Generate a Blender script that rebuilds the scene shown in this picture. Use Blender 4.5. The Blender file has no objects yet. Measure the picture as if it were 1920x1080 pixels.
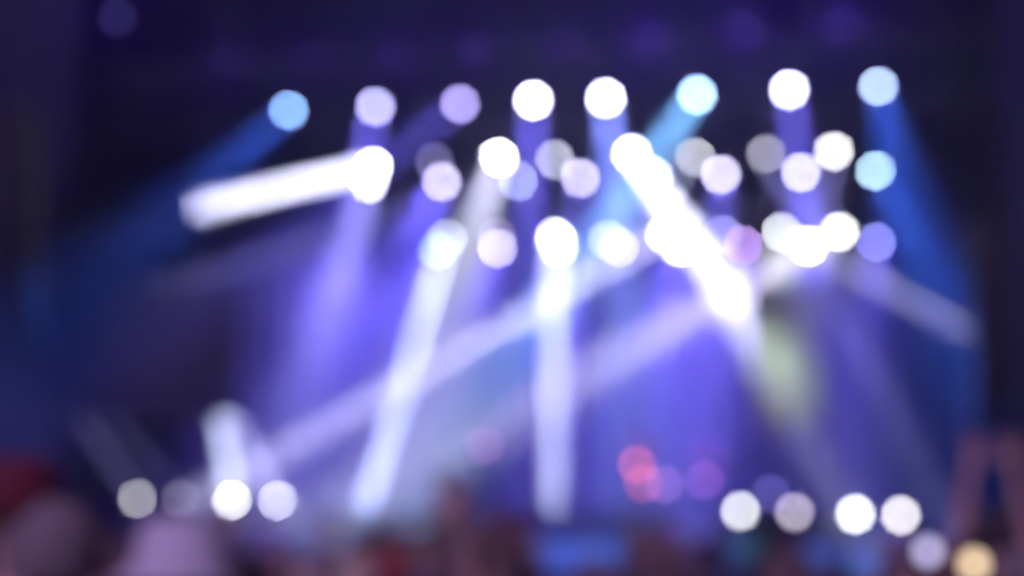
import bpy, bmesh, math, random
import numpy as np
from mathutils import Vector, Matrix
R = math.radians
random.seed(7)
sc = bpy.context.scene
COL = sc.collection

# ------------------------------------------------------------------ camera
EYE = Vector((0, 0, 1.85))
FPX = 55.0 / 36.0 * 1920.0            # focal length in pixels of the 1920 wide photo
PITCH = math.atan(420 / FPX)
cd = bpy.data.cameras.new('camera')
cam = bpy.data.objects.new('camera', cd)
COL.objects.link(cam)
cam.location = EYE
cam.rotation_euler = (math.pi / 2 + PITCH, 0, 0)
cd.lens = 55; cd.sensor_width = 36
cd.clip_start = 0.05; cd.clip_end = 2000
cd.dof.use_dof = True
cd.dof.focus_distance = 0.5
cd.dof.aperture_fstop = 4.2
cd.dof.aperture_blades = 9
cd.dof.aperture_rotation = R(12)
sc.camera = cam

# ------------------------------------------------------------------ world
w = bpy.data.worlds.new('World'); sc.world = w; w.use_nodes = True
nt = w.node_tree
sky = nt.nodes.new('ShaderNodeTexSky'); sky.sky_type = 'NISHITA'; sky.sun_disc = False
sky.sun_elevation = R(-4); sky.sun_rotation = R(200)
bg = nt.nodes['Background']; bg.inputs['Strength'].default_value = 0.05
nt.links.new(sky.outputs[0], bg.inputs['Color'])
w.cycles.sampling_method = 'NONE'

# violet fill added behind the camera, standing in for dusk light on the crowd
sd = bpy.data.lights.new('sun', 'SUN'); sd.energy = 1.7; sd.angle = R(30); sd.color = (0.70, 0.47, 1.0)
sun = bpy.data.objects.new('sun', sd); COL.objects.link(sun)
sun.rotation_euler = (R(49), 0, R(-20))

# ------------------------------------------------------------------ exposure / engine
vs = sc.view_settings
vs.view_transform = 'Standard'; vs.look = 'None'; vs.exposure = 0.0; vs.gamma = 1.0
vs.use_curve_mapping = False
sc.render.engine = 'CYCLES'
cy = sc.cycles
cy.use_adaptive_sampling = False
cy.use_denoising = True
cy.max_bounces = 4; cy.diffuse_bounces = 2; cy.glossy_bounces = 1; cy.volume_bounces = 0
cy.transmission_bounces = 1; cy.transparent_max_bounces = 4
cy.sample_clamp_indirect = 0.4
cy.sample_clamp_direct = 0.0
cy.caustics_reflective = False; cy.caustics_refractive = False
cy.filter_width = 2.6
HG = 0.75                              # forward scattering of the haze
SIGMA = 0.0065                           # haze density, 1/m

# ------------------------------------------------------------------ stage frame
PSI = R(9)                             # the stage is seen from slightly to its right
U = Vector((math.cos(PSI), -math.sin(PSI), 0))     # along the stage front
V = Vector((math.sin(PSI), math.cos(PSI), 0))      # into the stage
Z = Vector((0, 0, 1))
STAGE_ROT = -PSI
def ray(px, py):
    c = Vector(((px - 960) / FPX, 1.0, (540 - py) / FPX))
    return Vector((c.x, c.y * math.cos(PITCH) - c.z * math.sin(PITCH), c.y * math.sin(PITCH) + c.z * math.cos(PITCH)))
def at(px, py, v):
    r = ray(px, py); return EYE + r * (v / r.dot(V))
def atd(px, py, d):
    r = ray(px, py); return EYE + r * (d / r.y)
def S(u, v, z):
    return U * u + V * v + Z * z
DECK = 1.58                            # the strip along the stage front
DECK2 = 1.88                           # the main deck, one step higher

# ------------------------------------------------------------------ materials
MATS = {}
def mat(name, col, rough=0.7, metal=0.0, noise=0.0, scale=8.0, bump=0.0, emit=None, estr=0.0):
    if name in MATS: return MATS[name]
    m = bpy.data.materials.new(name); m.use_nodes = True
    n = m.node_tree.nodes; l = m.node_tree.links; b = n['Principled BSDF']
    b.inputs['Base Color'].default_value = (*col, 1)
    b.inputs['Roughness'].default_value = rough
    b.inputs['Metallic'].default_value = metal
    if noise or bump:
        tc = n.new('ShaderNodeTexCoord'); nz = n.new('ShaderNodeTexNoise')
        nz.inputs['Scale'].default_value = scale; nz.inputs['Detail'].default_value = 5
        l.new(tc.outputs['Object'], nz.inputs['Vector'])
        if noise:
            mr = n.new('ShaderNodeMapRange'); mr.inputs['To Min'].default_value = 1 - noise; mr.inputs['To Max'].default_value = 1 + noise
            l.new(nz.outputs['Fac'], mr.inputs['Value'])
            mx = n.new('ShaderNodeVectorMath'); mx.operation = 'SCALE'
            mx.inputs[0].default_value = col
            l.new(mr.outputs[0], mx.inputs['Scale']); l.new(mx.outputs[0], b.inputs['Base Color'])
        if bump:
            bp = n.new('ShaderNodeBump'); bp.inputs['Strength'].default_value = bump; bp.inputs['Distance'].default_value = 0.01
            l.new(nz.outputs['Fac'], bp.inputs['Height']); l.new(bp.outputs[0], b.inputs['Normal'])
    if emit:
        b.inputs['Emission Color'].default_value = (*emit, 1); b.inputs['Emission Strength'].default_value = estr
        m.cycles.emission_sampling = 'NONE'
    MATS[name] = m
    return m
M_BLACK = mat('black_housing', (0.018, 0.018, 0.02), 0.45, 0, 0.25, 12, 0.1)
M_ALU = mat('black_truss', (0.035, 0.035, 0.042), 0.6, 0.3, 0.2, 20)
M_DRAPE = mat('black_drape', (0.012, 0.012, 0.016), 0.95, 0, 0.3, 3, 0.2)
M_BACK = mat('backdrop_cloth', (0.09, 0.078, 0.10), 0.9, 0, 0.3, 0.8, 0.3)
M_SCRIM = mat('grey_scrim', (0.016, 0.022, 0.06), 0.9, 0, 0.3, 2, 0.3)
M_ROOF = mat('roof_membrane', (0.02, 0.017, 0.035), 0.8, 0, 0.3, 0.6, 0.2)
M_DECK = mat('stage_deck_ply', (0.012, 0.011, 0.012), 0.7, 0, 0.4, 4, 0.2)
for m_ in (M_DECK, M_DRAPE, M_ROOF): m_.node_tree.nodes['Principled BSDF'].inputs['Specular IOR Level'].default_value = 0.05
M_GROUND = mat('trampled_ground', (0.05, 0.045, 0.035), 0.95, 0, 0.5, 0.7, 0.6)

# ------------------------------------------------------------------ mesh helpers
def new(name, me, m=None, parent=None, loc=None):
    if isinstance(me, bmesh.types.BMesh):
        bm = me; me = bpy.data.meshes.new(name); bm.to_mesh(me); bm.free()
    o = bpy.data.objects.new(name, me); COL.objects.link(o)
    if m is not None and not me.materials: me.materials.append(m)
    if parent: o.parent = parent
    if loc is not None: o.location = loc
    return o
def empty(name, loc, rotz=0.0):
    o = bpy.data.objects.new(name, None); COL.objects.link(o)
    o.location = loc; o.rotation_euler = (0, 0, rotz); o.empty_display_size = 0.2
    return o
def tag(o, label, cat, group=None):
    o['label'] = label; o['category'] = cat
    if group: o['group'] = group
    return o
def box(bm, c, s, bev=0.0):
    g = bmesh.ops.create_cube(bm, size=1.0, matrix=Matrix.Translation(c) @ Matrix.Diagonal((*s, 1)))
    if bev:
        es = list({e for v in g['verts'] for e in v.link_edges})
        bmesh.ops.bevel(bm, geom=es, offset=bev, segments=2, affect='EDGES', profile=0.6)
def tube(bm, a, b, r, r2=None, n=10):
    a = Vector(a); b = Vector(b); d = b - a
    q = d.to_track_quat('Z', 'Y').to_matrix().to_4x4()
    bmesh.ops.create_cone(bm, cap_ends=True, segments=n, radius1=r, radius2=r if r2 is None else r2, depth=d.length,
                          matrix=Matrix.Translation((a + b) / 2) @ q)
def lathe(bm, prof, n=20):
    """profile of (radius, y) turned about the Y axis"""
    rings = []
    for r, y in prof:
        if r < 1e-5: rings.append([bm.verts.new((0, y, 0))])
        else: rings.append([bm.verts.new((r * math.cos(2 * math.pi * k / n), y, r * math.sin(2 * math.pi * k / n))) for k in range(n)])
    for A, B in zip(rings, rings[1:]):
        for k in range(n):
            a0, a1 = A[k % len(A)], A[(k + 1) % len(A)]; b0, b1 = B[k % len(B)], B[(k + 1) % len(B)]
            vs_ = []
            for q in (a0, a1, b1, b0):
                if q not in vs_: vs_.append(q)
            if len(vs_) > 2: bm.faces.new(vs_)
    bmesh.ops.recalc_face_normals(bm, faces=bm.faces)
def smooth(o):
    for p in o.data.polygons: p.use_smooth = True
    return o
def structure(o): o['kind'] = 'structure'; return o

# ------------------------------------------------------------------ ground, stage, roof, drapes
bm = bmesh.new()
bmesh.ops.create_grid(bm, x_segments=60, y_segments=60, size=150)
for v_ in bm.verts: v_.co.z = random.uniform(-0.02, 0.0)
structure(new('ground', bm, M_GROUND))

W0, W1 = -19.0, 19.0                  # stage extent along U
V0, V1 = 30.0, 46.0
stage = empty('stage', S((W0 + W1) / 2, V0, 0), STAGE_ROT)
SW = W1 - W0
bm = bmesh.new(); box(bm, (0, (V1 - V0) / 2, DECK - 0.09), (SW, V1 - V0, 0.18), 0.01); new('deck', bm, M_DECK, stage)
bm = bmesh.new(); box(bm, (0, 1.7 + (V1 - V0 - 1.7) / 2, (DECK + DECK2) / 2 + 0.002), (SW - 0.02, V1 - V0 - 1.72, DECK2 - DECK), 0.01); new('riser', bm, M_DECK, stage)
pm = bpy.data.meshes.new('fascia_panel')
bm = bmesh.new(); box(bm, (0, 0, 0), (0.985, 0.03, DECK - 0.24), 0.006); bm.to_mesh(pm); bm.free(); pm.materials.append(M_DRAPE)
for k in range(int(SW)):
    new('fascia_panel', pm, None, stage, (-SW / 2 + 0.5 + k, 0.02, (DECK - 0.2) / 2))
lm = bpy.data.meshes.new('leg')
bm = bmesh.new(); tube(bm, (0, 0, 0), (0, 0, DECK - 0.2), 0.03); bm.to_mesh(lm); bm.free(); lm.materials.append(M_ALU)
for i in range(0, int(SW) + 1, 4):
    for j in (0.4, 5, 10, 15): new('leg', lm, None, stage, (-SW / 2 + 0.3 + i * 0.975, j, 0))
bm = bmesh.new(); tube(bm, (-SW / 2, -0.035, DECK - 0.06), (SW / 2, -0.035, DECK - 0.06), 0.03); new('edge_rail', bm, M_ALU, stage)
tag(stage, 'wide black concert stage with panelled front behind the crowd', 'stage')

def cloth(name, p0, p1, z0, z1, m, amp, period, jitter=0.3):
    """a hanging cloth with folds and thickness between two stage points (u,v)"""
    a = S(p0[0], p0[1], 0); b = S(p1[0], p1[1], 0); d = (b - a); L = d.length; d.normalize(); nrm = Vector((-d.y, d.x, 0))
    n = max(8, int(L / period * 8)); bm = bmesh.new(); rows = []
    nz = 6; ph = 0.0; offs = []
    for i in range(n + 1):
        ph += 2 * math.pi / 8 * random.uniform(1 - jitter, 1 + jitter)
        offs.append(math.sin(ph) * amp * random.uniform(0.8, 1.2))
    o0 = (a + b) / 2
    for side in (0, 0.012):
        g = []
        for j in range(nz + 1):
            t = j / nz; z = z0 + (z1 - z0) * t
            g.append([bm.verts.new((a + d * (L * i / n) + nrm * (offs[i] * (1.15 - 0.5 * t) + side) + Z * z) - Vector((o0.x, o0.y, z0))) for i in range(n + 1)])
        rows.append(g)
    F, B = rows
    for j in range(nz):
        for i in range(n):
            bm.faces.new((F[j][i], F[j][i + 1], F[j + 1][i + 1], F[j + 1][i]))
            bm.faces.new((B[j][i + 1], B[j][i], B[j + 1][i], B[j + 1][i + 1]))
    for i in range(n):
        bm.faces.new((F[0][i + 1], F[0][i], B[0][i], B[0][i + 1])); bm.faces.new((F[nz][i], F[nz][i + 1], B[nz][i + 1], B[nz][i]))
    for j in range(nz):
        bm.faces.new((F[j][0], F[j + 1][0], B[j + 1][0], B[j][0])); bm.faces.new((F[j + 1][n], F[j][n], B[j][n], B[j + 1][n]))
    o = smooth(new(name, bm, m)); o.location = (o0.x, o0.y, z0)
    return o
def uof(px, py, v): return at(px, py, v).dot(U)
ROOF = 13.6
tag(cloth('backdrop_curtain', (-18, 45), (18, 45), DECK2 + 0.02, ROOF, M_BACK, 0.10, 0.6), 'blue lit backdrop curtain hanging across the back of the stage', 'curtain')
tag(cloth('side_curtain', (-19, 33.2), (uof(365, 400, 33.2), 33.2), DECK2 + 0.02, ROOF, M_DRAPE, 0.08, 0.5), 'black side curtain hanging at the left of the stage', 'curtain')
tag(cloth('side_curtain', (uof(1815, 600, 33.2), 33.2), (19, 33.2), DECK2 + 0.02, ROOF, M_DRAPE, 0.08, 0.5), 'black side curtain hanging at the right of the stage', 'curtain')

# roof: membrane with ribs
roof = empty('stage_roof', S(0, 29, ROOF), STAGE_ROT)
bm = bmesh.new()
nu, nv = 24, 10
for side in (0, 0.03):
    g = [[bm.verts.new((-19 + 38 * i / nu, 17.5 * j / nv, 0.35 * math.sin(math.pi * j / nv) + 0.06 * abs(math.sin(math.pi * i / 3)) + side)) for i in range(nu + 1)] for j in range(nv + 1)]
    for j in range(nv):
        for i in range(nu):
            f = (g[j][i], g[j][i + 1], g[j + 1][i + 1], g[j + 1][i]); bm.faces.new(f if side else f[::-1])
new('membrane', bm, M_ROOF, roof)
rb = bpy.data.meshes.new('rib'); bm = bmesh.new(); tube(bm, (0, 0, -0.12), (0, 17.5, -0.12), 0.07); bm.to_mesh(rb); bm.free(); rb.materials.append(M_ALU)
for k in range(13): new('rib', rb, None, roof, (-18 + 3 * k, 0, 0))
tag(roof, 'dark fabric stage roof on metal ribs above the lights', 'roof')

# towers
def truss_mesh(bm_ch, bm_br, a, b, s=0.2, bay=0.55, rc=0.025, rb_=0.011):
    a = Vector(a); b = Vector(b); d = (b - a); L = d.length; d.normalize()
    up = Z if abs(d.z) < 0.8 else V
    x = d.cross(up).normalized(); y = x.cross(d).normalized()
    cs = [x * sx * s + y * sy * s for sx, sy in ((-1, -1), (1, -1), (1, 1), (-1, 1))]
    for c in cs: tube(bm_ch, a + c, b + c, rc, n=8)
    n = int(L / bay)
    for k in range(n):
        p = a + d * (L * k / n); q = a + d * (L * (k + 1) / n)
        for i in range(4):
            c0, c1 = cs[i], cs[(i + 1) % 4]
            if k % 2: c0, c1 = c1, c0
            tube(bm_br, p + c0, q + c1, rb_, n=5)
            if k % 2 == 0: tube(bm_br, p + cs[i], p + cs[(i + 1) % 4], rb_, n=5)
def truss(name, a, b, label, cat='truss', s=0.2, group=None):
    o0 = (Vector(a) + Vector(b)) / 2 if name != 'stage_tower' else Vector(a)
    t = empty(name, o0)
    b1, b2 = bmesh.new(), bmesh.new()
    truss_mesh(b1, b2, Vector(a) - o0, Vector(b) - o0, s)
    new('chords', b1, M_ALU, t); new('bracing', b2, M_ALU, t)
    return tag(t, label, cat, group)

# ------------------------------------------------------------------ stage lamps
HEAD = bpy.data.meshes.new('head')
bm = bmesh.new()
lathe(bm, [(0, -0.17), (0.07, -0.168), (0.095, -0.14), (0.10, -0.02), (0.088, 0.0), (0.105, 0.03), (0.112, 0.15), (0.105, 0.165), (0.088, 0.165), (0.086, 0.12), (0, 0.12)], 20)
for k in range(6): box(bm, (0, -0.13 + 0.018 * k, 0), (0.212, 0.006, 0.07))
bm.to_mesh(HEAD); bm.free(); HEAD.materials.append(M_BLACK)
for p in HEAD.polygons: p.use_smooth = False
LENS = bpy.data.meshes.new('lens')
LR = 0.072
bm = bmesh.new(); lathe(bm, [(LR, 0.125), (LR, 0.15), (LR * 0.93, 0.175), (LR * 0.7, 0.20), (LR * 0.38, 0.215), (0, 0.22)], 18)
bm.to_mesh(LENS); bm.free()
for p in LENS.polygons: p.use_smooth = True
YOKE = bpy.data.meshes.new('yoke')
bm = bmesh.new()
for s in (-1, 1): box(bm, (s * 0.135, 0, 0.13), (0.03, 0.09, 0.30), 0.008)
box(bm, (0, 0, 0.275), (0.30, 0.09, 0.03), 0.008)
for s in (-1, 1): tube(bm, (s * 0.10, 0, 0), (s * 0.16, 0, 0), 0.028)
bm.to_mesh(YOKE); bm.free(); YOKE.materials.append(M_BLACK)
BASE = bpy.data.meshes.new('base')
bm = bmesh.new(); box(bm, (0, 0, 0.345), (0.27, 0.22, 0.11), 0.015); bm.to_mesh(BASE); bm.free(); BASE.materials.append(M_BLACK)

BLUR = 71.0
def lens_mat(col, d):
    lp = 2 * LR / d * FPX
    k = (BLUR / lp) ** 2 * math.exp(SIGMA * d)
    m = bpy.data.materials.new('lamp_lens'); m.use_nodes = True
    n = m.node_tree.nodes; n.remove(n['Principled BSDF'])
    e = n.new('ShaderNodeEmission'); mx = max(col)
    e.inputs['Color'].default_value = (col[0] / mx, col[1] / mx, col[2] / mx, 1); e.inputs['Strength'].default_value = mx * k
    m.node_tree.links.new(e.outputs[0], n['Material Output'].inputs['Surface'])
    m.cycles.emission_sampling = 'NONE'
    return m
BEAMK = 1.05
def lamp(lens_p, aim, col, label, group, mount, beams=(), truss_line=None, name='stage_light'):
    """mount: unit vector from the head's pivot towards its base; beams: (end point, spread deg, size m, colour, brightness)"""
    dirv = (aim - lens_p).normalized()
    piv = lens_p - dirv * 0.19
    t = empty(name, piv + mount * 0.40)
    # base frame: local +Z = mount
    zz = mount.normalized(); xx = (U - zz * U.dot(zz)).normalized(); yy = zz.cross(xx)
    fr = Matrix((xx, yy, zz)).transposed()
    rot = fr.to_4x4()
    off = t.location
    def child(nm, me, mtx, par=t):
        o = bpy.data.objects.new(nm, me); COL.objects.link(o); o.parent = par; o.matrix_local = mtx; return o
    child('base', BASE, Matrix.Translation(piv - off) @ rot)
    child('yoke', YOKE, Matrix.Translation(piv - off) @ rot)
    # head frame: local +Y = dirv
    hy = dirv; hx = (xx - hy * xx.dot(hy)).normalized(); hz = hx.cross(hy)
    hm = Matrix((hx, hy, hz)).transposed().to_4x4()
    head = child('head', HEAD, Matrix.Translation(piv - off) @ hm)
    lo = child('lens', LENS.copy(), Matrix.Identity(4), head)
    lo.data.materials.append(lens_mat(col, (lens_p - EYE).length))
    if truss_line:
        a, b = truss_line; d = (b - a).normalized(); p0 = piv + mount * 0.40
        q = a + d * (p0 - a).dot(d)
        bm = bmesh.new(); tube(bm, (0, 0, 0), q - off, 0.022); box(bm, q - off, (0.06, 0.06, 0.5), 0.01)
        new('bracket', bm, M_BLACK, t)
    for (end, spread, size, bc, bright) in beams:
        bd = (end - lens_p).normalized()
        ld = bpy.data.lights.new('lamp_beam', 'AREA'); ld.shape = 'DISK'; ld.size = size; ld.spread = R(spread)
        dist = (lens_p - EYE).length; ref = 2.5
        wd = size + 2 * ref * math.tan(R(spread / 2)); A = math.pi * wd * wd / 4
        dil = min(1.0, wd / dist * FPX / BLUR); T = math.exp(-SIGMA * dist)
        mx = max(bc)
        ct = bd.dot((EYE - lens_p).normalized()); ph = (1 - HG * HG) / (1 + HG * HG - 2 * HG * ct) ** 1.5
        ld.color = [c / mx for c in bc]
        ld.energy = BEAMK * mx * bright * 4 * math.pi * A / (SIGMA * wd * T * dil * ph)
        lo_ = bpy.data.objects.new('lamp_beam', ld); COL.objects.link(lo_); lo_.parent = t
        lq = bd.to_track_quat('-Z', 'Y').to_matrix().to_4x4()
        lo_.matrix_local = Matrix.Translation(lens_p + bd * 0.05 - off) @ lq
    tag(t, label, 'stage light', group)
    return t

WHITE = (1, 1, 1.04)
VIO = (0.22, 0.19, 1.0)
BLU = (0.06, 0.19, 1.0)
LAV = (0.55, 0.52, 1.0)
CYA = (0.25, 0.65, 1.0)
PALE = (0.62, 0.72, 1.0)
GREY = (0.8, 0.78, 0.85)
ORD = ['leftmost', 'second from left', 'third from left', 'fourth from left', 'fourth from right', 'third from right', 'second from right', 'rightmost']

def fitline(pts):
    n = len(pts); us = [p.dot(U) for p in pts]; zs = [p.z for p in pts]
    mu = sum(us) / n; mz = sum(zs) / n
    k = sum((a - mu) * (b - mz) for a, b in zip(us, zs)) / sum((a - mu) ** 2 for a in us)
    return lambda u: mz + k * (u - mu)

# row: list of (px, py, lens colour, colour word, aim px, beams[(px,py,v,spread,size,colour,brightness)])
VF, VM, VR = 31.0, 36.0, 41.0
def row(rows, v, rowname, tz, truss_name_label, group, zoff):
    pts = [at(r[0], r[1], v) for r in rows]
    f = fitline(pts)
    us = [p.dot(U) for p in pts]
    a = S(-14.5, v + 0.85, f(-14.5) + zoff); b = S(15.5, v + 0.85, f(15.5) + zoff)
    return pts, (a, b)

FRONT = [
 (540, 208, (0.36, 0.66, 1.3), 'ice blue', (300, 430, 28.5, 26, .2, BLU, 0.14)),
 (703, 202, (0.62, 0.60, 1.15), 'lavender', (625, 590, 27, 16, .2, VIO, 0.32)),
 (861, 196, (0.50, 0.42, 0.95), 'dim purple', (560, 430, 27, 12, .2, VIO, 0.18)),
 (1000, 190, (2.6, 2.6, 3.4), 'white', (985, 640, 27, 12, .2, VIO, 0.45)),
 (1136, 186, (2.4, 2.4, 3.6), 'white', (1180, 640, 27, 14, .2, (0.27, 0.36, 1.0), 0.65)),
 (1306, 179, (0.80, 1.25, 2.0), 'cyan', (1000, 620, 26, 10, .2, CYA, 0.62)),
 (1480, 170, (1.8, 1.8, 2.8), 'white', (1545, 640, 27, 15, .2, VIO, 0.32)),
 (1647, 163, (0.95, 1.25, 1.9), 'pale cyan', (1750, 600, 30.8, 38, .2, BLU, 0.17)),
]
WASH = (0.19, 0.15, 1.0)
MIDA = [
 (700, 312, (2.6, 2.6, 2.6), 'white', (370, 390, 33.5, 4, .26, WHITE, 1.5)),
 (815, 305, (0.10, 0.09, 0.20), 'unlit', None),
 (935, 296, (2.6, 2.6, 2.6), 'white', (850, 560, 34.2, 26, .12, WHITE, 0.5)),
 (1040, 300, (0.42, 0.43, 0.52), 'dim grey', None),
 (1185, 290, (2.6, 2.6, 2.6), 'white', (1455, 672, 32.25, 11, .18, WHITE, 2.0)),
 (1302, 295, (0.55, 0.56, 0.60), 'soft grey', (1000, 590, 33, 4, .2, PALE, 0.20)),
 (1437, 290, (0.30, 0.29, 0.35), 'dim grey', (1560, 540, 33, 5, .1, LAV, 0.10)),
 (1563, 285, (0.98, 0.98, 0.96), 'white', (1520, 520, 33, 5, .1, LAV, 0.13)),
]
MIDB = [
 (692, 345, (1.0, 1.05, 1.5), 'bluish white', (625, 560, 32.5, 14, .2, LAV, 0.30)),
 (828, 342, (0.80, 0.76, 1.1), 'lavender white', (640, 720, 32, 45, .2, WASH, 0.30)),
 (970, 340, (0.48, 0.55, 0.95), 'pale blue', (400, 510, 32, 3, .2, LAV, 0.09)),
 (1088, 335, (0.72, 0.66, 1.0), 'lavender', (1085, 640, 32, 9, .2, VIO, 0.26)),
 (1225, 333, (0.7, 0.7, 1.0), 'lavender white', (1250, 720, 32, 14, .2, VIO, 0.35)),
 (1352, 329, (0.85, 0.80, 1.15), 'lavender white', (1340, 640, 32, 9, .2, VIO, 0.30)),
 (1502, 325, (0.80, 0.78, 1.1), 'lavender white', (1540, 640, 32, 14, .2, VIO, 0.28)),
 (1642, 322, (0.70, 1.1, 1.25), 'cyan', (1770, 560, 34.8, 30, .2, BLU, 0.14)),
]
REARC = [
 (838, 448, (0.42, 0.46, 0.50), 'pale white', (675, 1000, 36, 2, .24, PALE, 0.92)),
 (932, 445, (0.16, 0.14, 0.22), 'unlit', None),
 (1040, 445, (1.0, 1.0, 1.05), 'white', (1040, 960, 37, 2, .36, (0.86, 0.92, 1.0), 0.85)),
 (1140, 450, (0.34, 0.34, 0.40), 'soft grey', None),
 (1245, 440, (1.6, 1.6, 1.7), 'white', (480, 875, 37, 4, .24, (1.0, 0.94, 0.97), 0.54)),
 (1355, 440, (0.22, 0.22, 0.36), 'unlit', None),
 (1465, 436, (0.66, 0.68, 0.70), 'soft grey', (1474, 625, 32.2, 7, .2, (0.8, 1.0, 0.72), 0.10)),
 (1573, 435, (1.2, 1.2, 1.15), 'white', (1120, 690, 36.5, 10, .14, (1, 0.92, 0.80), 0.6)),
]
REARD = [
 (820, 470, (0.22, 0.40, 0.95), 'light blue', (600, 850, 37, 50, .2, WASH, 0.29)),
 (932, 467, (0.74, 0.68, 1.0), 'lavender white', (800, 900, 37, 45, .2, WASH, 0.29)),
 (1048, 465, (0.45, 0.55, 0.7), 'pale blue', (1050, 900, 37, 45, .2, WASH, 0.29)),
 (1160, 465, (0.55, 0.50, 0.66), 'lavender white', (1148, 860, 38, 7, .2, (0.22, 0.27, 1.0), 0.18)),
 (1275, 465, (2.2, 2.2, 2.4), 'blazing white', (1250, 900, 37, 45, .2, WASH, 0.29)),
 (1394, 461, (0.58, 0.34, 0.92), 'violet', (1394, 900, 37, 45, .2, WASH, 0.21)),
 (1517, 462, (2.4, 2.4, 2.6), 'blazing white', (1850, 640, 36, 2.5, .2, GREY, 0.17)),
 (1643, 456, (0.28, 0.28, 0.85), 'blue violet', (1600, 900, 37, 40, .2, WASH, 0.16)),
]
def build_row(rows, v, where, group, line, flip=0):
    for i, r in enumerate(rows):
        p = at(r[0], r[1], v)
        bs = []
        if r[4]:
            b = r[4]; end = at(b[0], b[1], b[2]); bs = [(end, b[3], b[4], b[5], b[6])]; aim = end
        else:
            aim = p + (EYE - p).normalized() * 6 + Vector((random.uniform(-1, 1), 0, random.uniform(-2.5, -0.5)))
        word = r[3]
        lamp(p, aim, r[2], f'{word} stage spotlight, {ORD[i]} of the eight {where}', group, V, bs, line)
def mkline(rows_list, v):
    pts = [at(r[0], r[1], v) for rr in rows_list for r in rr]
    f = fitline(pts)
    return S(-15.5, v + 0.85, f(-15.5)), S(16.5, v + 0.85, f(16.5))
lf, lm_, lr_ = mkline([FRONT], VF), mkline([MIDA, MIDB], VM), mkline([REARC, REARD], VR)
truss('lighting_truss', *lf, 'long black lighting truss carrying the top row of large spotlights', group='lighting trusses over the stage')
truss('lighting_truss', *lm_, 'black lighting truss carrying the two middle rows of spotlights', group='lighting trusses over the stage')
truss('lighting_truss', *lr_, 'black lighting truss at the back carrying the two lowest hanging rows', group='lighting trusses over the stage')
build_row(FRONT, VF, 'in the top lit row', 'top row of spotlights', lf)
build_row(MIDA, VM, 'in the second lit row', 'second row of spotlights', lm_)
build_row(MIDB, VM, 'in the third lit row', 'third row of spotlights', lm_)
build_row(REARC, VR, 'in the fourth lit row', 'fourth row of spotlights', lr_)
build_row(REARD, VR, 'in the lowest hanging row', 'lowest hanging row of spotlights', lr_)
# a second beam from the right hand rear lamp is its neighbour's: see REARD

# faint row under the roof's front edge
DIM = [(220, 32, (0.030, 0.030, 0.10)), (430, 112, (0.010, 0.008, 0.028)), (590, 108, (0.010, 0.009, 0.03)), (745, 104, (0.012, 0.009, 0.032)), (895, 92, (0.014, 0.01, 0.036)),
       (1060, 84, (0.016, 0.012, 0.042)), (1220, 75, (0.016, 0.012, 0.044)), (1395, 60, (0.020, 0.014, 0.055)), (1575, 46, (0.02, 0.014, 0.055))]
VD = 29.6
ld_ = mkline([DIM[1:]], VD)
truss('lighting_truss', *ld_, 'dark lighting truss at the roof edge carrying the faint topmost row', group='lighting trusses over the stage')
ORD9 = ['leftmost and highest', 'second from left', 'third from left', 'fourth from left', 'middle', 'fourth from right', 'third from right', 'second from right', 'rightmost']
for i, (x, y, c) in enumerate(DIM):
    p = at(x, y, VD)
    c = [q * (0.25 if i else 0.35) for q in c]
    lamp(p, p + (EYE - p).normalized() * 5, c, f'almost dark stage lamp, {ORD9[i]} of the faint topmost row', 'faint topmost row of lamps', V,
         [(p - V * 5 - Z * 1.5, 130, .2, (0.16, 0.06, 1.0), 0.002 if i < 3 else 0.005 if i < 6 else 0.016)], ld_)  # wide blue wash added to tint the dark haze navy

# floor lamps at the stage front
FLOOR = [
 (257, 935, (0.85, 0.84, 0.84), 'white floor light, outermost of the left four on the stage', (110, 720, 30.5, 5, .2, LAV, 0.06)),
 (338, 935, (0.28, 0.25, 0.32), 'dim grey floor light, second of the left four on the stage', (190, 760, 30.52, 5, .2, LAV, 0.035)),
 (435, 937, (1.6, 1.6, 1.6), 'bright white floor light throwing an upright beam at stage left', (412, 740, 30.5, 4, .2, (0.86, 0.95, 1), 0.70)),
 (520, 938, (1.1, 1.1, 1.2), 'white floor light, innermost of the left four on the stage', (420, 760, 30.52, 4, .2, (0.75, 0.72, 1), 0.36)),
 (1388, 958, (0.72, 0.72, 0.72), 'white floor light, innermost of the right four on the stage', None),
 (1490, 960, (0.38, 0.34, 0.40), 'dim mauve floor light, second of the right four on the stage', None),
 (1604, 964, (1.05, 1.1, 1.08), 'brightest white floor light, third of the right four on the stage', None),
 (1689, 966, (0.78, 0.74, 0.70), 'warm white floor light, outermost of the right four on the stage', None),
 (1445, 925, (0.06, 0.055, 0.2), 'very faint blue floor light raised between two white ones', None),
]
M_CASE = mat('flight_case', (0.02, 0.02, 0.022), 0.5, 0, 0.2, 10)
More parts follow.
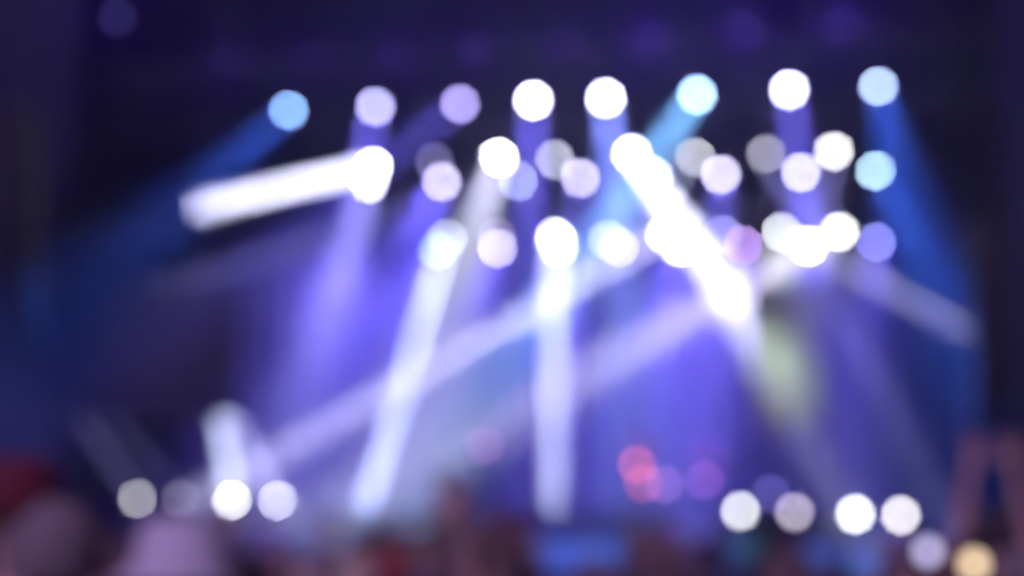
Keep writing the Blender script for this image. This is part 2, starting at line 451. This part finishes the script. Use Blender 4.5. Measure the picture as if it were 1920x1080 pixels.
for i, (x, y, c, lab, b) in enumerate(FLOOR):
    v = 31.0 if i < 8 else 31.4
    p = at(x, y, v)
    bs = []
    if b: end = at(b[0], b[1], b[2]); bs = [(end, b[3], b[4], b[5], b[6])]; aim = end
    else: aim = EYE + Vector((random.uniform(-2, 2), 0, random.uniform(1.0, 3)))
    t = lamp(p, aim, c, lab, 'floor lights along the stage front', -Z, bs, None, 'floor_light')
    h = t.location.z - DECK            # a flight case carries it
    if h > 0.03:
        cs = empty('flight_case', Vector((t.location.x, t.location.y, DECK)), STAGE_ROT)
        bm = bmesh.new(); box(bm, (0, 0, h / 2), (0.42, 0.40, h - 0.004), 0.01); new('body', bm, M_CASE, cs)
        for sx in (-1, 1):
            bm = bmesh.new(); box(bm, (sx * 0.2, 0, h / 2), (0.03, 0.41, h + 0.002), 0.004); new('edge_trim', bm, M_ALU, cs)
        tag(cs, 'small black flight case under the ' + lab.split(',')[0].split(' throwing')[0].split(' raised')[0] + (f', {["outermost","second","third","innermost","innermost","second","third","outermost","middle"][i]} at {"left" if i < 4 else "right"}'), 'case', 'flight cases under floor lights')

# dark screen added at the left to cut off the floor beams
sv = 30.2; sa, sb = at(40, 785, sv), at(452, 545, sv)
scr = empty('beam_stop_screen', S((sa + sb).dot(U) / 2, sv, sa.z), STAGE_ROT)
sw_, sh_ = (sb - sa).dot(U), sb.z - sa.z
M_SCR = mat('beam_stop_dark', (0.012, 0.012, 0.018), 0.6)
spm = bpy.data.meshes.new('screen_panel'); bm = bmesh.new(); box(bm, (0, 0, 0), (sw_ / 5 - 0.012, 0.08, sh_ / 3 - 0.012), 0.006); bm.to_mesh(spm); bm.free(); spm.materials.append(M_SCR)
for i in range(5):
    for j in range(3): new('screen_panel', spm, None, scr, (-sw_ / 2 + sw_ * (i + .5) / 5, 0, sh_ * (j + .5) / 3))
bm = bmesh.new(); box(bm, (0, 0.07, sh_ / 2), (sw_, 0.05, sh_), 0.005); box(bm, (0, 0.05, sh_ + 0.05), (sw_, 0.12, 0.08), 0.01); new('frame', bm, M_BLACK, scr)
for sx in (-.4, .4):
    bm = bmesh.new(); tube(bm, (sx * sw_, 0.05, sh_ + 0.09), (sx * sw_, 0.05, ROOF - 0.1 - sa.z), 0.012, n=6); new('cable', bm, M_BLACK, scr)
tag(scr, 'added dark screen above the left floor lights, cutting off their beams', 'screen')

# two unseen lamps added behind the rear truss for violet pools on the backdrop
for (x0, y0, x1, y1, b, lab) in ((640, 440, 600, 565, 0.0024, 'added unseen lamp on the rear truss throwing a violet pool on the backdrop at left'),
                                 (1300, 448, 1290, 715, 0.0032, 'added unseen lamp on the rear truss throwing a violet pool on the backdrop at right')):
    p = at(x0, y0, 42.6); e_ = at(x1, y1, 44.8)
    lamp(p, e_, (0.02, 0.02, 0.05), lab, 'added lamps facing the backdrop', -V, [(e_, 95, .2, VIO, b)], lr_)

# coloured lamps added among the performers to make red and pink spots
for (x, y, v, c, lab) in ((1194, 872, 32.6, (0.30, 0.05, 0.045), 'added glowing red lamp on a stand right of centre stage'),
                          (1206, 906, 32.6, (0.22, 0.04, 0.04), 'second added red lamp on a stand just beside the brighter red one'),
                          (1246, 908, 35.5, (0.12, 0.05, 0.12), 'added faint pink lamp on a stand right of the red lamps'),
                          (1322, 900, 35.3, (0.11, 0.03, 0.13), 'added faint magenta lamp on a stand left of the right floor lights'),
                          (910, 836, 32.6, (0.11, 0.03, 0.12), 'added faint pink lamp on a tall stand near centre stage')):
    p = at(x, y, v); t = lamp(p, p + (EYE - p).normalized() * 5, c, lab, 'added coloured lamps among the performers', -Z, (), None, 'added_stand_light')
    hh = t.location.z - DECK2
    bm = bmesh.new(); tube(bm, (0, 0, 0), (0, 0, -hh), 0.02)
    for k in range(3): tube(bm, (0, 0, -hh + 0.4), (0.3 * math.cos(k * 2.1), 0.3 * math.sin(k * 2.1), -hh + 0.012), 0.012)
    new('stand', bm, M_BLACK, t)

# ------------------------------------------------------------------ scrim towers and hanging loudspeakers at the sides
def scrim(px0, px1, v, label):
    u0, u1 = uof(px0, 500, v), uof(px1, 500, v)
    return tag(cloth('tower_scrim', (u0, v), (u1, v), 0.05, 13.2, M_SCRIM, 0.03, 0.9), label, 'scrim')
scrim(-120, 132, 29.0, 'tall grey mesh scrim on the tower at the left edge')
scrim(1888, 2060, 29.0, 'tall grey mesh scrim on the tower at the right edge')
CAB = bpy.data.meshes.new('cabinet'); bm = bmesh.new()
box(bm, (0, 0, 0), (0.62, 0.5, 0.33), 0.02)
for k in range(5): box(bm, (0, -0.25, -0.12 + 0.06 * k), (0.54, 0.03, 0.012))
bm.to_mesh(CAB); bm.free(); CAB.materials.append(M_BLACK)
def line_array(px, py, v, n, label):
    top = at(px, py, v); t = empty('line_array_speaker', top, STAGE_ROT)
    bm = bmesh.new(); box(bm, (0, 0, 0.08), (0.6, 0.45, 0.08), 0.01); tube(bm, (0, 0, 0.1), (0, 0, 13.2 - top.z), 0.02); new('fly_frame', bm, M_ALU, t)
    a = 0.0; p = Vector((0, 0, -0.17))
    for k in range(n):
        o = new('cabinet', CAB, None, t, p.copy()); o.rotation_euler = (a, 0, 0)
        a += R(0.35 * k); p = p + Vector((0, math.sin(a) * 0.35, -0.35 * math.cos(a)))
    return tag(t, label, 'loudspeaker')
line_array(44, 215, 27.5, 14, 'hanging column of black loudspeakers at the left edge')
line_array(1846, 430, 29.5, 10, 'hanging column of black loudspeakers near the right edge')

# ------------------------------------------------------------------ blue screens along the stage front
def led(px0, px1, py0, py1, e, label):
    v = 29.85
    a = at(px0, py1, v); b = at(px1, py0, v); wd = (b - a).dot(U); h = b.z - a.z
    t = empty('stage_screen', S((a + b).dot(U) / 2, v, max(a.z, 0.05)), STAGE_ROT)
    bm = bmesh.new(); box(bm, (0, 0.05, h / 2), (wd + 0.06, 0.08, h + 0.06), 0.008); new('frame', bm, M_BLACK, t)
    nn = max(2, round(wd / 0.5)); m = mat('screen_blue_%d' % px0, (0.01, 0.01, 0.02), 0.4, emit=e, estr=1.0)
    for k in range(nn):
        bm = bmesh.new(); box(bm, (-wd / 2 + wd * (k + 0.5) / nn, 0.0, h / 2), (wd / nn - 0.012, 0.02, h - 0.02), 0.003); new('screen_panel', bm, m, t)
    return tag(t, label, 'screen')
led(990, 1160, 1012, 1070, (0.035, 0.10, 0.48), 'wide blue glowing screen on the stage front near the middle')
led(1510, 1570, 1020, 1065, (0.05, 0.10, 0.42), 'dull blue glowing screen on the stage front, below the right floor lights')
led(1596, 1640, 1030, 1078, (0.04, 0.14, 0.55), 'narrow blue glowing screen on the stage front, third from left')
led(1370, 1420, 1000, 1050, (0.02, 0.09, 0.14), 'dim teal glowing screen on the stage front below white floor light')

# ------------------------------------------------------------------ people
def ik(sh, wr, l1, l2, pole):
    d = wr - sh; L = d.length
    if L > (l1 + l2) * 0.995: wr = sh + d * ((l1 + l2) * 0.995 / L); d = wr - sh; L = d.length
    a = (l1 * l1 - l2 * l2 + L * L) / (2 * L); h = math.sqrt(max(l1 * l1 - a * a, 0)); u = d / L
    p = (pole - u * pole.dot(u)).normalized()
    return sh + u * a + p * h, wr
def body_mesh(name, arms, mats, sub=2, lean=0.0, sleeves='short', stance=0.0):
    """arms: (left wrist, right wrist) for a 1.75 m person facing +Y; one continuous skinned mesh"""
    V_, E_, Rr = [], [], []; tagv = []
    def add(p, r, parent=None, tg='torso'):
        V_.append(Vector(p)); Rr.append(r if isinstance(r, tuple) else (r, r)); tagv.append(tg)
        if parent is not None: E_.append((parent, len(V_) - 1))
        return len(V_) - 1
    pel = add((0, 0, .96), (.155, .115)); wa = add((0, .005, 1.10), (.135, .10), pel); ch = add((0, .01 + lean * .5, 1.28), (.155, .115), wa)
    nb = add((0, lean, 1.44), (.085, .075), ch); nk = add((0, .01 + lean, 1.515), .052, nb, 'skin')
    jw = add((0, .03 + lean, 1.58), (.062, .075), nk, 'skin'); hd = add((0, .025 + lean, 1.65), (.078, .096), jw, 'skin'); cr = add((0, .015 + lean, 1.715), (.06, .075), hd, 'skin')
    for s, wr in ((-1, arms[0]), (1, arms[1])):
        sh = Vector((s * .175, lean * .8, 1.405))
        pole = Vector((s * .8, -.3, -.5)) if wr[2] < 1.5 else Vector((s * .3, .9, 0))
        el, w_ = ik(sh, Vector(wr), .285, .255, pole)
        i0 = add(sh, .062, ch); i1 = add((sh + el) / 2, .05, i0, 'sleeve'); i2 = add(el, .04, i1, 'sleeve' if sleeves == 'long' else 'skin')
        i3 = add(el.lerp(w_, .35), .038, i2, 'sleeve' if sleeves == 'long' else 'skin'); i4 = add(w_, .025, i3, 'skin')
        f = (w_ - el).normalized(); side = Vector((1, 0, 0)) - f * f.x
        side = side.normalized() if side.length > .2 else f.orthogonal().normalized()
        nrm = side.cross(f)
        pm_ = add(w_ + f * .05, (.034, .02), i4, 'skin')
        for q, (o, L) in enumerate(((-.032, .062), (-.011, .075), (.011, .07), (.032, .052))):
            k0 = add(w_ + f * .095 + side * o, .0105, pm_, 'skin'); curl = nrm * (.012 + .004 * q)
            k1 = add(w_ + f * (.095 + L * .5) + side * o * 1.25 + curl * .5, .0095, k0, 'skin')
            add(w_ + f * (.095 + L) + side * o * 1.4 + curl * 1.8, .008, k1, 'skin')
        t0 = add(w_ + f * .04 - side * s * .042, .012, pm_, 'skin'); add(w_ + f * .085 - side * s * .066 + nrm * .01, .010, t0, 'skin')
    for s in (-1, 1):
        st = stance * s
        h = add((s * .095, 0, .88), (.088, .09), pel, 'leg'); k = add((s * .11, .02 + st * .5, .49), .058, h, 'leg')
        c = add((s * .115, -.01 + st * .8, .33), .052, k, 'leg'); an = add((s * .12, -.01 + st, .085), .036, c, 'leg')
        hl = add((s * .125, .05 + st, .05), (.042, .04), an, 'shoe'); add((s * .14, .16 + st, .04), (.04, .03), hl, 'shoe')
    me = bpy.data.meshes.new(name); me.from_pydata(V_, E_, []); o = bpy.data.objects.new('tmp', me); COL.objects.link(o)
    md = o.modifiers.new('s', 'SKIN'); md.use_smooth_shade = True
    for i, sv in enumerate(me.skin_vertices[0].data): sv.radius = Rr[i]; sv.use_root = (i == 0)
    if sub: m2 = o.modifiers.new('u', 'SUBSURF'); m2.levels = sub; m2.render_levels = sub
    dg = bpy.context.evaluated_depsgraph_get(); dg.update()
    out = bpy.data.meshes.new_from_object(o.evaluated_get(dg)); out.name = name
    bpy.data.objects.remove(o); bpy.data.meshes.remove(me)
    # face: nose, brow, eye sockets, lips, ears pressed into the head surface
    hc = Vector((0, .025 + lean, 1.645))
    for v in out.vertices:
        c = v.co
        if c.z < 1.54 or abs(c.x) > .13: continue
        def g(x, z, s): return math.exp(-((c.x - x) ** 2 + (c.z - z) ** 2) / (2 * s * s))
        if c.y > hc.y + .03:
            c.y += .022 * g(0, 1.632, .012) + .008 * g(0, 1.60, .018) - .010 * (g(-.032, 1.655, .013) + g(.032, 1.655, .013)) + .006 * g(0, 1.555, .02)
        if abs(c.y - hc.y) < .035 and abs(c.x) > .05: c.x += math.copysign(.014, c.x) * math.exp(-((c.z - 1.64) ** 2) / (2 * .02 ** 2))
    segs = [(V_[a], V_[b], tagv[b]) for a, b in E_]
    for m in mats: out.materials.append(m)
    idx = {'skin': 0, 'torso': 1, 'sleeve': 1, 'leg': 2, 'shoe': 3}
    nP = len(out.polygons); C = np.empty(nP * 3); out.polygons.foreach_get('center', C); C = C.reshape(-1, 3)
    best = np.full(nP, 9.0); mi = np.ones(nP, dtype=np.int32)
    for a, b, t in segs:
        a_ = np.array(a); d = np.array(b - a); k = np.clip((C - a_) @ d / max(d @ d, 1e-9), 0, 1)
        q = np.linalg.norm(C - a_ - k[:, None] * d, axis=1); u_ = q < best; best[u_] = q[u_]; mi[u_] = idx[t]
    out.polygons.foreach_set('material_index', mi); out.polygons.foreach_set('use_smooth', np.ones(nP, dtype=bool))
    return out
def hair_mesh(style, lean=0.0):
    bm = bmesh.new(); bmesh.ops.create_icosphere(bm, subdivisions=3, radius=1.0)
    rx, ry, rz = .099, .117, .125
    kill = []
    for v in bm.verts:
        n = v.co.copy()
        if n.y > .25 and n.z < .35: kill.append(v); continue
        if style != 'long' and n.z < -.45: kill.append(v); continue
        j = 1 + random.uniform(-.04, .05)
        v.co = Vector((n.x * rx * j, n.y * ry * j, n.z * rz * j))
        if style == 'long' and n.z < 0 :
            v.co.z = n.z * (.30 + .04 * random.random()); v.co.x *= 1.15; v.co.y = -abs(v.co.y) * .9 - .01
        if style == 'bun' and n.z > .2 and n.y < -.3: v.co += Vector((0, -.04, .04))
    bmesh.ops.delete(bm, geom=kill, context='VERTS')
    for v in bm.verts: v.co += Vector((0, .012 + lean, 1.655))
    return bm
def hat_mesh(style, lean=0.0):
    bm = bmesh.new()
    prof = [(.0, .150), (.075, .147), (.108, .122), (.121, .03)]
    prof += [(.175, -.02), (.173, -.028), (.118, .02)] if style == 'bucket' else [(.121, .0)]
    lathe(bm, prof, 24)
    bmesh.ops.rotate(bm, verts=bm.verts, cent=(0, 0, 0), matrix=Matrix.Rotation(R(90), 3, 'X'))
    if style == 'cap': box(bm, (0, .15, .008), (.14, .12, .012), .004)
    bmesh.ops.translate(bm, verts=bm.verts, vec=(0, .012 + lean, 1.665))
    return bm
def shade(name, c): return mat(name, c, 0.85, 0, 0.25, 14, 0.2)
SK1 = mat('skin_light', (0.64, 0.40, 0.35), 0.55, 0, 0.12, 20); SK2 = mat('skin_tan', (0.48, 0.27, 0.19), 0.55, 0, 0.12, 20)
JEANS = shade('dark_jeans', (0.03, 0.04, 0.08)); SHOE = shade('shoe_black', (0.02, 0.02, 0.02))
HAIRS = {'brown': shade('hair_brown', (0.20, 0.13, 0.13)), 'black': shade('hair_black', (0.06, 0.045, 0.055)), 'blonde': shade('hair_blonde', (0.62, 0.48, 0.36)), 'grey': shade('hair_grey', (0.25, 0.20, 0.22)), 'red': shade('hair_red', (0.25, 0.05, 0.03))}
RELAX = ((-.27, .06, .86), (.27, .06, .86))
def person(loc, H, face, arms, shirt, hair, label, skin=None, style='short', hat=None, sleeves='short', group='people in the crowd', cat='person', lean=0.0, stance=.04):
    t = empty('person', loc, face); k = H / 1.765; t.scale = (k, k, k)
    me = body_mesh('body', arms, [skin or SK1, shirt, JEANS, SHOE], 2, lean, sleeves, stance); new('body', me, None, t)
    if hair: smooth(new('hair', hair_mesh(style, lean), HAIRS[hair], t))
    if hat: smooth(new('hat', hat_mesh(hat[0], lean), hat[1], t))
    return tag(t, label, cat, group)
def place(px, ytop, d):
    """feet on the ground below this pixel; height so that the crown reaches it"""
    p = atd(px, ytop, d); return Vector((p.x, p.y, 0)), p.z
def crowd(px, ytop, d, arms, shirt, hair, label, face=0.0, **kw):
    loc, H = place(px, ytop, d); return person(loc, H, face, arms, shirt, hair, label, **kw), H
def wr(px, py, d, px0, H, side=0):
    """wrist target (1.765 m frame) whose fingertips reach pixel (px,py) for a person at px0"""
    p = atd(px, py, d); b = atd(px0, 960, d); k = H / 1.765
    return ((p.x - b.x) / k, 0.06, p.z / k - .16)
GREYT = shade('grey_hoodie', (0.22, 0.18, 0.21)); MAROON = shade('maroon_hood', (0.16, 0.02, 0.04)); PALEL = shade('pale_lavender_cotton', (0.80, 0.78, 0.86))
NAVY = shade('navy_shirt', (0.08, 0.08, 0.20)); REDS = shade('red_shirt', (0.55, 0.04, 0.06)); BLK = shade('black_shirt', (0.09, 0.07, 0.10)); PURP = shade('plum_shirt', (0.34, 0.19, 0.30)); TEAL = shade('teal_shirt', (0.03, 0.12, 0.13)); WHT = shade('white_shirt', (0.7, 0.7, 0.7))
crowd(105, 948, 3.4, RELAX, GREYT, 'grey', 'nearest big grey haired person in a grey top at bottom left', sleeves='long', skin=SK1)
crowd(30, 892, 4.6, RELAX, MAROON, None, 'tall person in dark red cap and red top at the left edge', hat=('cap', MAROON), sleeves='long')
crowd(335, 1004, 4.4, RELAX, PALEL, 'brown', 'person in a pale lavender bucket hat near the bottom left', hat=('bucket', PALEL))
loc, H = place(452, 1035, 7.0)
person(loc, H, 0, (wr(418, 938, 7.0, 452, H), RELAX[1]), PURP, 'black', 'dark haired person raising one hand below the left floor lights')
loc, H = place(645, 1040, 8.0)
person(loc, H, 0, (wr(615, 955, 8.0, 645, H), wr(682, 985, 8.0, 645, H)), BLK, 'brown', 'brown haired person raising both hands left of the big raised arm')
crowd(570, 1040, 9.0, RELAX, NAVY, None, 'bald person in the crowd at the bottom, left of the blonde head')
crowd(672, 1044, 6.5, RELAX, PURP, 'blonde', 'blonde long haired person in the crowd at the bottom', style='long')
crowd(722, 1064, 7.2, RELAX, REDS, 'red', 'red capped person in a red shirt at the bottom of the crowd', hat=('cap', REDS))
loc, H = place(735, 1090, 3.7)
person(loc, H, 0, (RELAX[0], wr(864, 872, 3.7, 735, H)), BLK, 'black', 'person thrusting one bare arm high in front of the stage', skin=SK1)
crowd(1245, 1028, 8.0, RELAX, PURP, 'brown', 'brown haired person in a plum top right of the blue screen')
crowd(985, 1052, 7.5, RELAX, BLK, 'black', 'black haired person in black in front of the blue screen')
crowd(1330, 1005, 12.0, RELAX, BLK, 'black', 'tall dark person standing in the crowd before the innermost right floor light', style='long')
loc, H = place(1672, 1050, 8.0)
person(loc, H, 0, (RELAX[0], wr(1694, 1000, 8.0, 1672, H)), REDS, 'brown', 'person in a red top raising one hand under the right floor lights', skin=SK1)
loc, H = place(1866, 955, 7.2)
person(loc, H, 0, (wr(1824, 803, 7.2, 1866, H), wr(1904, 800, 7.2, 1866, H)), MAROON, 'black', 'person with both bare arms arched overhead at the right edge', skin=SK1)
crowd(1460, 1046, 7.0, RELAX, NAVY, 'brown', 'long haired person in navy below the dim mauve floor light', style='long')
crowd(1565, 1062, 6.6, RELAX, TEAL, 'black', 'dark haired person in a teal top between two blue screens')
crowd(480, 1052, 8.5, RELAX, MAROON, 'black', 'dark haired person in a maroon top left of the bald head')
crowd(1115, 1064, 6.2, RELAX, BLK, 'brown', 'brown haired person in black below the blue screen', style='bun')
crowd(1915, 1030, 6.0, RELAX, WHT, 'grey', 'grey haired person in white at the bottom right corner')
crowd(790, 1010, 13.0, RELAX, NAVY, 'brown', 'person in navy standing behind the raised arm')

# phones held up far inside the crowd
def phone(px, py, d, ems, label, plabel):
    c = atd(px, py, d); b = Vector((c.x - 0.03, c.y + 0.35, 0)); H = 1.62; k = H / 1.765
    person(b, H, math.pi, (RELAX[0], (-.02 / k * -1, 0.33, c.z / k - .13)), BLK, 'brown', plabel)
    t = empty('phone', c, 0)
    bm = bmesh.new(); box(bm, (0, 0.006, 0), (0.075, 0.009, 0.15), 0.003); new('case', bm, M_BLACK, t)
    bm = bmesh.new(); tube(bm, (0, 0.001, 0), (0, -0.006, 0), 0.026, n=16)
    lp = 0.052 / d * FPX; kk = (BLUR / lp) ** 2 * math.exp(SIGMA * d) / (math.pi / 4) ** 0
    new('torch', bm, mat('phone_light_%d' % px, (0.5, 0.5, 0.5), emit=[e * kk for e in ems], estr=1.0), t)
    return tag(t, label, 'phone')
phone(1826, 1058, 4.5, (0.62, 0.46, 0.26), 'phone shining a warm yellow light at the bottom right', 'person holding up the warm yellow phone light')
phone(1740, 1034, 4.9, (0.30, 0.28, 0.45), 'phone shining a faint bluish light above the crowd at right', 'person holding up the faint bluish phone light')

# the rest of the crowd reads as one mass
low = body_mesh('crowd_figure', RELAX, [SK2, BLK, JEANS, SHOE], 0)
up = body_mesh('crowd_figure_arms', ((-.2, .1, 1.75), (.2, .1, 1.8)), [SK2, BLK, JEANS, SHOE], 0)
bm = bmesh.new()
for k in range(170):
    d = random.uniform(10, 27); x = random.uniform(-0.36, 0.36) * d
    fl = any(a < 960 + x / d * FPX < b for a, b in ((180, 580), (1330, 1760)))
    src = low if fl else up if random.random() < 0.35 else low
    H = random.uniform(1.50, 1.62 if fl else 1.74) / 1.74
    qx = 960 + x / d * FPX; qy = 960 + (1.85 - H * 1.77) / d * FPX
    if any(a < qx < b for a, b in ((960, 1190), (1490, 1660), (1350, 1440))) and qy < 1070: continue
    n0 = len(bm.verts); f0 = len(bm.faces); bm.from_mesh(src); bm.verts.ensure_lookup_table(); bm.faces.ensure_lookup_table()
    sh_ = random.choice((1, 1, 4, 5, 6)); hr_ = random.choice((7, 7, 8))
    for f in bm.faces[f0:]:
        c = f.calc_center_median()
        if f.material_index == 1: f.material_index = sh_
        elif c.z > 1.56 and abs(c.x) < .12 and (c.y < .05 or c.z > 1.70): f.material_index = hr_
    bmesh.ops.transform(bm, verts=bm.verts[n0:], matrix=Matrix.Translation((x, d, 0)) @ Matrix.Rotation(random.uniform(-.5, .5), 4, 'Z') @ Matrix.Diagonal((H, H, H, 1)))
cw = new('crowd', bm, None)
for m in (SK2, BLK, JEANS, SHOE, PURP, GREYT, NAVY, HAIRS['brown'], HAIRS['black']): cw.data.materials.append(m)
cw['kind'] = 'stuff'; cw['label'] = 'dark mass of spectators standing between the near people and the stage'; cw['category'] = 'crowd'
smooth(cw)

# pale green banner added to end a white beam at the right
bu0, bu1 = uof(1402, 640, 32.2), uof(1552, 640, 32.2)
bz0, bz1 = at(1460, 800, 32.2).z, at(1460, 545, 32.2).z
bn = empty('beam_stop_banner', S((bu0 + bu1) / 2, 32.2, bz0), STAGE_ROT)
M_BAN = mat('pale_green_cloth', (0.30, 0.36, 0.24), 0.9, 0, 0.35, 2.5, 0.2)
bw = bu1 - bu0; bm = bmesh.new(); gr = []
for yb in (0,):
    gr.append([[bm.verts.new((-bw / 2 * (0.75 + 0.25 * j / 8) + bw * (0.75 + 0.25 * j / 8) * i / 12, 0.05 * math.sin(i * 1.1) + yb, (bz1 - bz0) * j / 8)) for i in range(13)] for j in range(9)])
for q, g in enumerate(gr):
    for j in range(8):
        for i in range(12):
            f = (g[j][i], g[j][i + 1], g[j + 1][i + 1], g[j + 1][i]); bm.faces.new(f if q == 0 else f[::-1])
nb_ = M_BAN.node_tree.nodes; tr = nb_.new('ShaderNodeBsdfTranslucent'); tr.inputs['Color'].default_value = (0.0006, 0.0008, 0.0005, 1)
ad = nb_.new('ShaderNodeAddShader'); lk = M_BAN.node_tree.links      # thin cloth: light from behind shows through
lk.new(nb_['Principled BSDF'].outputs[0], ad.inputs[0]); lk.new(tr.outputs[0], ad.inputs[1]); lk.new(ad.outputs[0], nb_['Material Output'].inputs['Surface'])
smooth(new('cloth', bm, M_BAN, bn))
bm = bmesh.new(); tube(bm, (-bw / 2 - 0.1, 0.005, bz1 - bz0 + 0.02), (bw / 2 + 0.1, 0.005, bz1 - bz0 + 0.02), 0.025); new('pole', bm, M_ALU, bn)
for sx in (-1, 1):
    bm = bmesh.new(); tube(bm, (sx * bw / 2, 0.005, bz1 - bz0), (sx * bw / 2, 0.005, ROOF - 0.1 - bz0), 0.006, n=6); new('rope', bm, M_BLACK, bn)
tag(bn, 'added pale green banner at the right of the stage, stopping a white beam', 'banner')

# performers
def performer(px, ytop, v, arms, shirt, hair, label, **kw):
    p = at(px, ytop, v); return person(Vector((p.x, p.y, DECK2 + 0.004)), p.z - DECK2, STAGE_ROT + math.pi + kw.pop('turn', 0), arms, shirt, hair, label, group='performers on the stage', **kw)
performer(912, 808, 33, ((-.25, .22, 1.35), (.08, .25, 1.42)), NAVY, 'brown', 'performer in dark clothes facing the crowd at centre stage', sleeves='long', stance=.12)
performer(1202, 800, 33.5, ((-.22, .22, 1.05), (.2, .25, 1.1)), REDS, 'red', 'performer in a bright red shirt right of centre stage', sleeves='long')
performer(1325, 815, 36, ((-.22, .2, 1.0), (.2, .2, 1.0)), shade('pink_shirt', (0.6, 0.15, 0.35)), 'brown', 'performer in pink standing behind the red shirted one', sleeves='long')

# ------------------------------------------------------------------ haze
bm = bmesh.new(); box(bm, (0, 0, 0), (320, 320, 18.5))
hz = new('haze', bm, None); hz.location = (0, 0, 18.5 / 2 - 1.5); hz['kind'] = 'stuff'
hm_ = bpy.data.materials.new('haze'); hm_.use_nodes = True
n = hm_.node_tree.nodes; n.remove(n['Principled BSDF'])
pv = n.new('ShaderNodeVolumePrincipled'); pv.inputs['Color'].default_value = (0.74, 0.74, 1.0, 1)
pv.inputs['Density'].default_value = SIGMA; pv.inputs['Anisotropy'].default_value = HG
hm_.node_tree.links.new(pv.outputs[0], n['Material Output'].inputs['Volume'])
hz.data.materials.append(hm_)
